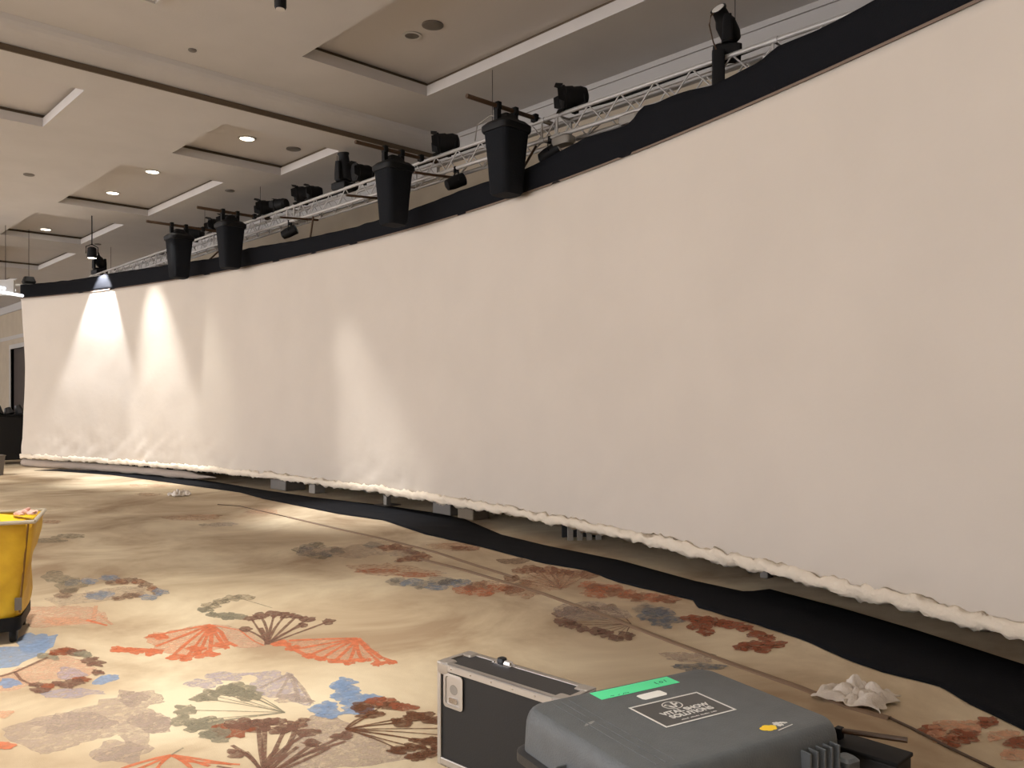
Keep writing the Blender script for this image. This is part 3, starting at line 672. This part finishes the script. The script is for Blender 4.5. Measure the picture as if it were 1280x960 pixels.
def towel(c, sx, sy, seed, lb, name='crumpled_towel', m=towelm, z0=0.012, h=.075):
    s_ = Vector((seed, seed*1.7, 0))
    def f(u, v):
        x, y = (u-.5), (v-.5); t_ = math.atan2(y, x); r_ = 1 + .35*noise.noise(Vector((math.cos(t_)*1.6, math.sin(t_)*1.6, seed)))
        p_ = Vector((x*sx*r_, y*sy*r_, 0)) + Vector((noise.noise(p2 := Vector((x*4, y*4, seed))), noise.noise(p2 + Vector((9, 9, 9))), 0))*.05
        e_ = max(0, 1 - (max(abs(x), abs(y))*2)**3)
        hh = abs(noise.noise(Vector((x*5, y*5, seed+3))))*1.5 + .15*abs(noise.noise(Vector((x*11, y*11, seed))))
        return Vector(c) + p_ + Vector((0, 0, z0 + h*hh*(.3+.7*e_) + .2*h*e_))
    return tag(MB().grid(36, 36, f).build(name, m, smooth=True, solid=.006), lb, 'towel')
p = at(1072, 874); towel((p.x, p.y, 0), .30, .30, 2.3, 'crumpled white towel on the carpet beside the long cable cover', h=.075)
p = at(224, 620); towel((p.x, p.y, 0), .27, .27, 7.1, 'small crumpled white towel far off near the foot of the screen', h=.11)

# ---------------------------------------------------------------- yellow cart, lower left
p = at(36, 803); fx = at(36, 803); 
CX = Vector((CY, -SY, 0)); CZ = Vector((SY, CY, 0))    # photographer's right and forward, level
CA = R(24); AX = CX*math.cos(CA) + CZ*math.sin(CA); AY = CZ*math.cos(CA) - CX*math.sin(CA)
cart_c = Vector((p.x, p.y, 0)) - AX*.455 + AY*.28
t = empty('laundry_cart', cart_c, -YAW + CA, 'yellow vinyl laundry cart on a black wheeled base at the left edge', 'cart')
q = MB(); rings = []
def csec(hx, hy, z, wr):
    ring = []; n_ = 48
    for k in range(n_):
        a = 2*math.pi*k/n_; ca, sa = math.cos(a), math.sin(a); ex = .22
        x_ = hx*(abs(ca)**ex)*(1 if ca >= 0 else -1); y_ = hy*(abs(sa)**ex)*(1 if sa >= 0 else -1)
        d = wr*(noise.noise(Vector((x_*5, y_*5, z*3))) + .5*noise.noise(Vector((x_*11, y_*11, z*9))))
        ring.append(q.bm.verts.new((x_*(1+d), y_*(1+d), z)))
    return ring
rings = [csec(.40+.09*v, .27+.05*v, .16+.635*v, .085*math.sin(math.pi*min(1, v+.05))) for v in [i/12 for i in range(13)]]
q.skin(rings, cap=False); q.build('bag', yellow, t, smooth=True, solid=.006)
MB().grid(14, 10, lambda u, v: (-.44+.88*u, -.28+.56*v, .765+.085*math.sin(math.pi*u)*math.sin(math.pi*v)+.02*noise.noise(Vector((u*5, v*5, 0))))).build('liner', yell2, t, smooth=True, solid=.005)
q = MB(); P = [(x*.49, y*.322, .8) for x, y in ((-1, -1), (1, -1), (1, 1), (-1, 1), (-1, -1))]
for a, b_ in zip(P, P[1:]): q.tube([a, b_], .013, 8)
q.build('rim', M('rim_tape', (176, 166, 150), .6), t)
MB().rrect([(.40, .27, .08), (.41, .28, .1), (.41, .28, .17)], .05).build('base', black, t, smooth='auto')
for x in (-.34, .36):
    for y in (-.22, .22):
        cc = MB().lathe([(.05, -.02), (.055, -.012), (.055, .012), (.05, .02)], Matrix.Translation((x, y, .055)) @ Matrix.Rotation(R(90), 4, 'Y'), 16).build('caster', black, t, smooth='auto')
        MB().lathe([(.02, -.024), (.02, .024)], Matrix.Translation((x, y, .055)) @ Matrix.Rotation(R(90), 4, 'Y'), 10).build('hub', greyp, cc)
for x in (.395, .1): MB().box(x-.02, x+.02, -.29, -.275, .22, .3).build('patch', greyp, t)
q = MB(); q.tube([(.455, -.3, .8), (.40, -.265, .2)], .007, 6); q.tube([(.12, -.327, .8), (.11, -.285, .2)], .007, 6); q.build('seam', M('seam', (120, 84, 20), .7), t)
towel(cart_c + AX*.40 - AY*.02, .12, .07, 4.4, 'small pink and white rag tucked at the rim of the yellow cart', 'rag', pinkm, z0=.815, h=.03)

# ---------------------------------------------------------------- flight case (left of the pair)
t = empty('flight_case', (2.385, 2.522, 0), R(4), 'thin black flight case with aluminium edges standing on its side', 'flight case')
hx, hy, H = .1, .36, .45
MB().box(-hx+.008, hx-.008, -hy+.008, hy-.008, .01, H-.006).build('panel', lam, t)
MB().box(-hx+.03, hx-.03, -hy+.03, hy-.03, H-.006, H-.003).build('top_panel', lamtop, t)
ew = .022
def extr(name, a, b_):  # L-profile along an edge
    pass
for (x, z) in ((-1, 1), (1, 1), (-1, 0), (1, 0)):
    e_ = MB(); X = x*hx; zz = H if z else 0; s_ = -1 if z else 1
    e_.box(min(X, X-x*ew*1.35), max(X, X-x*ew*1.35), -hy, hy, min(zz, zz+s_*.008), max(zz, zz+s_*.008))
    e_.box(min(X, X-x*.008), max(X, X-x*.008), -hy, hy, min(zz, zz+s_*ew*1.5), max(zz, zz+s_*ew*1.5))
    e_.build('edge_profile', alu, t, bevel=.002)
for y in (-1, 1):
    for x in (-1, 1):
        e_ = MB(); X = x*hx; Y = y*hy
        e_.box(min(X, X-x*.008)-.0008, max(X, X-x*.008)+.0008, min(Y, Y-y*ew), max(Y, Y-y*ew), 0.001, H-.001)
        e_.box(min(X, X-x*ew*.9), max(X, X-x*ew*.9), min(Y, Y-y*.008)-.0008, max(Y, Y-y*.008)+.0008, 0.001, H-.001)
        e_.build('edge_profile', alu, t, bevel=.002)
        c_ = MB(); c_.rrect([(.031, .034, -.05), (.034, .037, -.04), (.034, .037, -.006), (.026, .028, .003)], .012, Matrix.Translation((X-x*.031, Y-y*.034, H)))
        c_.build('corner_brace', alu, t, smooth='auto')
    e_ = MB(); e_.box(-hx, hx, min(y*hy, y*hy-y*ew), max(y*hy, y*hy-y*ew), H-.007, H+.0012); e_.build('edge_profile', alu, t)
for k in range(6):
    y = hy - .09 - k*.12
    MB().lathe([(.005, 0), (.004, .003)], Matrix.Translation((-hx, y, H-.017)) @ Matrix.Rotation(R(-90), 4, 'Y'), 8).build('rivet', steel, t)
# recessed dish on the face towards the camera
dish = MB(); My = Matrix.Translation((-hx+.004, hy-.1, H-.112)) @ Matrix.Rotation(R(-90), 4, 'Y') @ Matrix.Diagonal((1.2, 1.35, 1, 1))
dish.rrect([(.062, .044, 0), (.062, .044, .005), (.052, .035, .006), (.048, .031, -.012), (.044, .027, -.014)], .013, My)
d_ = dish.build('recessed_latch', alu, t, smooth='auto')
MB().lathe([(.021, -.012), (.021, -.003), (.017, .001)], My @ Matrix.Translation((.005, 0, 0)), 18).build('latch_knob', pale, d_, smooth='auto')
MB().rrect([(.012, .022, -.012), (.01, .02, .004)], .005, My @ Matrix.Translation((-.034, .0, 0))).build('latch_tab', steel, d_, smooth='auto')
# butterfly catch on the top rear edge
bc_ = MB(); bc_.rrect([(.022, .058, 0), (.022, .058, .004)], .01, Matrix.Translation((hx-.03, hy-.24, H-.003))); bc = bc_.build('catch_plate', steel, t, smooth='auto')
MB().rrect([(.018, .02, 0), (.016, .018, .016), (.01, .01, .02)], .01, Matrix.Translation((hx-.012, hy-.215, H))).build('catch_hook', plasticd, bc, smooth='auto')
MB().rrect([(.015, .024, 0), (.012, .02, .012)], .01, Matrix.Translation((hx-.022, hy-.262, H))).build('catch_turn', steel, bc, smooth='auto')
for yy in (-.19, -.29): MB().lathe([(.006, 0), (.004, .004)], Matrix.Translation((hx-.038, hy+yy, H+.001)), 8).build('rivet', steel, t)

# ---------------------------------------------------------------- moulded case
t = empty('equipment_case', (2.423, 1.715, 0), R(-13.345), 'large black moulded plastic case with green tape and a company sticker on its lid', 'case')
HX, HY, HT = .452, .352, .5
MB().rrect([(HX-.05, HY-.05, 0), (HX-.035, HY-.035, .02), (HX-.012, HY-.012, .30)], .05).build('lower_body', plasticd, t, smooth='auto')
MB().rrect([(HX+.006, HY+.006, .30), (HX+.016, HY+.016, .308), (HX+.016, HY+.016, .34), (HX+.006, HY+.006, .348)], .06).build('lip', plasticd, t, smooth='auto')
sec = [(HX-.004, HY-.004, .34), (HX-.008, HY-.008, .43)]
for k in range(1, 7):
    a = R(15*k); sec.append((HX-.008-.028*(1-math.cos(a)), HY-.008-.028*(1-math.cos(a)), .43+.07*math.sin(a)))
sec.append((HX-.06, HY-.06, HT+.0001)); 
lid = MB().rrect(sec, .06, seg=8).build('lid', plasticb, t, smooth='auto')
for k in range(3):  # shallow raised ribs over the lid
    MB().rrect([(.004, HY-.06, HT-.001), (.003, HY-.062, HT+.0015)], .003, Matrix.Translation((-.335+.035*k, 0, 0))).build('lid_rib', plasticb, t)
for sx_, y in ((-1, .0), (-1, -.2), (1, .15), (1, -.15)):
    Mx = Matrix.Translation((sx_*(HX+.012), y, .3))
    q = MB()
    for yy in (-.045, .045): q.box(-.022, .022, yy-.005, yy+.005, -.05, .10, Mx)
    q.build('latch_guard', plasticb, t, bevel=.003)
    MB().box(-.012, .016, -.036, .036, -.06, .062, Mx).build('latch', plasticd, t, bevel=.004)
q = MB()
for k in range(4): q.box(-HX-.022, -HX-.005, .075+k*.014, .081+k*.014, .30, .345)
q.build('lip_teeth', plasticb, t)
for x in (.30, -.30):
    q = MB()
    for k in range(5): q.box(x-.07+k*.035-.004, x-.07+k*.035+.004, -HY-.03, -HY+.02, .27, .445)
    q.tube([(x-.09, -HY-.018, .33), (x+.09, -HY-.018, .33)], .01, 8)
    q.build('hinge', plasticb, t, bevel=.002)
MB().tube([(-.2, -HY-.022, .33), (.2, -HY-.022, .33)], .012, 10).build('front_rail', plasticb, t, smooth='auto')
q = MB(); q.rrect([(.03, .03, .32), (.035, .035, .335), (.035, .035, .36), (.025, .025, .37)], .015, Matrix.Translation((HX+.015, -HY+.02, 0))); q.build('corner_lug', plasticb, t, smooth='auto')
# flat things stuck on the lid
MB().box(-.161, .213, .232, .309, HT, HT+.0012).build('green_tape', green, t)['label'] = 'strip of bright green tape'
for (x, wds) in ((-.125, .03), (-.07, .012), (-.045, .02), (.1, .008), (.145, .012), (.165, .006), (.18, .004)):
    pass
text_mesh('tape_marks', '~  - .~-', .03, ink, t, (-.07, .236, HT+.0013)); text_mesh('tape_marks', '( o /', .034, ink, t, (.15, .262, HT+.0013))
MB().poly([(x, y, HT+.0012) for x, y in ((-.03, .16), (-.022, .15), (.08, .152), (.09, .166), (.086, .2), (.078, .205), (-.02, .202), (-.03, .195))]).build('white_label', white, t)['label'] = 'blank white label'
sx0, sy0, shx, shy = .034, .016, .162, .103
st = MB().box(sx0-shx, sx0+shx, sy0-shy, sy0+shy, HT, HT+.001).build('company_sticker', stick, t); st['label'] = 'dark rectangular sticker with a silver border and lettering'
q = MB(); bw = .008
for (a, b_, c, d) in ((-shx, shx, shy-bw, shy), (-shx, shx, -shy, -shy+bw), (-shx, -shx+bw, -shy+bw, shy-bw), (shx-bw, shx, -shy+bw, shy-bw)): q.box(sx0+a, sx0+b_, sy0+c, sy0+d, HT+.001, HT+.0016)
q.build('border', silver, st)
text_mesh('lettering', 'VITAL SHOW', .036, silver, st, (sx0+.008, sy0-.018, HT+.0012), bold=.0012); text_mesh('lettering', 'SOLUTIONS', .036, silver, st, (sx0+.008, sy0-.052, HT+.0012), bold=.0012)
q = MB()
for k in range(24):
    if k % 7 != 5: q.box(sx0-.07+k*.0068, sx0-.07+k*.0068+.0048, sy0-.078, sy0-.078+.004+.003*((k*5) % 3)/2, HT+.001, HT+.0014)
q.build('small_print', silver, st)
q = MB(); n = 32
for (r0, r1) in ((.036, .041),):
    for k in range(n):
        a, b_ = 2*math.pi*k/n, 2*math.pi*(k+1)/n
        q.poly([(sx0-.008+r*math.cos(c)*1.0, sy0+.045+r*math.sin(c)*.85, HT+.0014) for r, c in ((r0, a), (r1, a), (r1, b_), (r0, b_))])
for pl in ([(-.034, .008), (-.018, .018), (.0, -.022), (-.012, -.024)], [(.0, -.022), (.008, .026), (.018, .024), (.008, -.022)], [(.008, .004), (.03, .014), (.03, .004), (.01, -.006)], [(-.03, -.004), (-.02, -.012), (-.014, .004), (-.024, .01)]):
    q.poly([(sx0-.008+x, sy0+.045+y, HT+.0014) for x, y in pl])
q.build('emblem', silver, st)
q = MB()
for (x, y, r) in ((.15, -.258, .016), (.168, -.252, .017), (.186, -.258, .014), (.16, -.27, .013), (.178, -.268, .014)): q.poly([(x+r*math.cos(a)*1.1, y+r*math.sin(a)*.95, HT+.0012+x*.001) for a in [2*math.pi*k/14 for k in range(14)]])
q.build('yellow_logo', yelprint, t)['label'] = 'small yellow blob-shaped mark'
q = MB()
for (x, y, r) in ((.212, -.25, .010), (.226, -.246, .012), (.24, -.25, .010), (.22, -.262, .012), (.25, -.256, .008), (.215, -.238, .006)): q.poly([(x+r*math.cos(a)*1.2, y+r*math.sin(a)*(.7+.3*math.sin(5*a)), HT+.0013+x*.001) for a in [2*math.pi*k/14 for k in range(14)]])
q.poly([(.18, -.288, HT+.0013), (.262, -.276, HT+.0013), (.262, -.280, HT+.0013), (.18, -.293, HT+.0013)])
q.build('white_logo', silver, t)['label'] = 'small white smudged lettering beside the yellow mark'
MB().poly([(x, y, HT+.0008) for x, y in ((-.36, .06), (-.345, .075), (-.31, .085), (-.30, .08), (-.325, .066))]).build('scuff', M('scuff', (150, 150, 148), .8), t)

# ---------------------------------------------------------------- low black case at the right
t = empty('low_black_case', (2.96, 1.36, 0), 0, 'low black case with a grey handle just right of the moulded case', 'case')
MB().box(-.045, .085, -.2, .24, .01, .335).build('case_body', lam, t, bevel=.006); MB().box(-.05, .09, -.205, .245, .335, .35).build('lid', black, t, bevel=.004)
MB().tube([(.0, .12, .372), (.02, .06, .372)], .016, 12).build('handle_grip', greyp, t, smooth='auto')
MB().box(.0, .035, .02, .045, .35, .39).build('handle_mount', black, t, bevel=.003); MB().box(-.02, .015, .13, .155, .35, .39).build('handle_mount', black, t, bevel=.003)
MB().tube([(.02, .03, .378), (.075, -.19, .392)], .010, 10).build('handle_rod', brownm, t, smooth='auto')
for x in (-.03, .07):
    for y in (-.18, .22): MB().lathe([(.012, 0), (.012, .01)], Matrix.Translation((x, y, 0)), 10).build('foot', black, t)
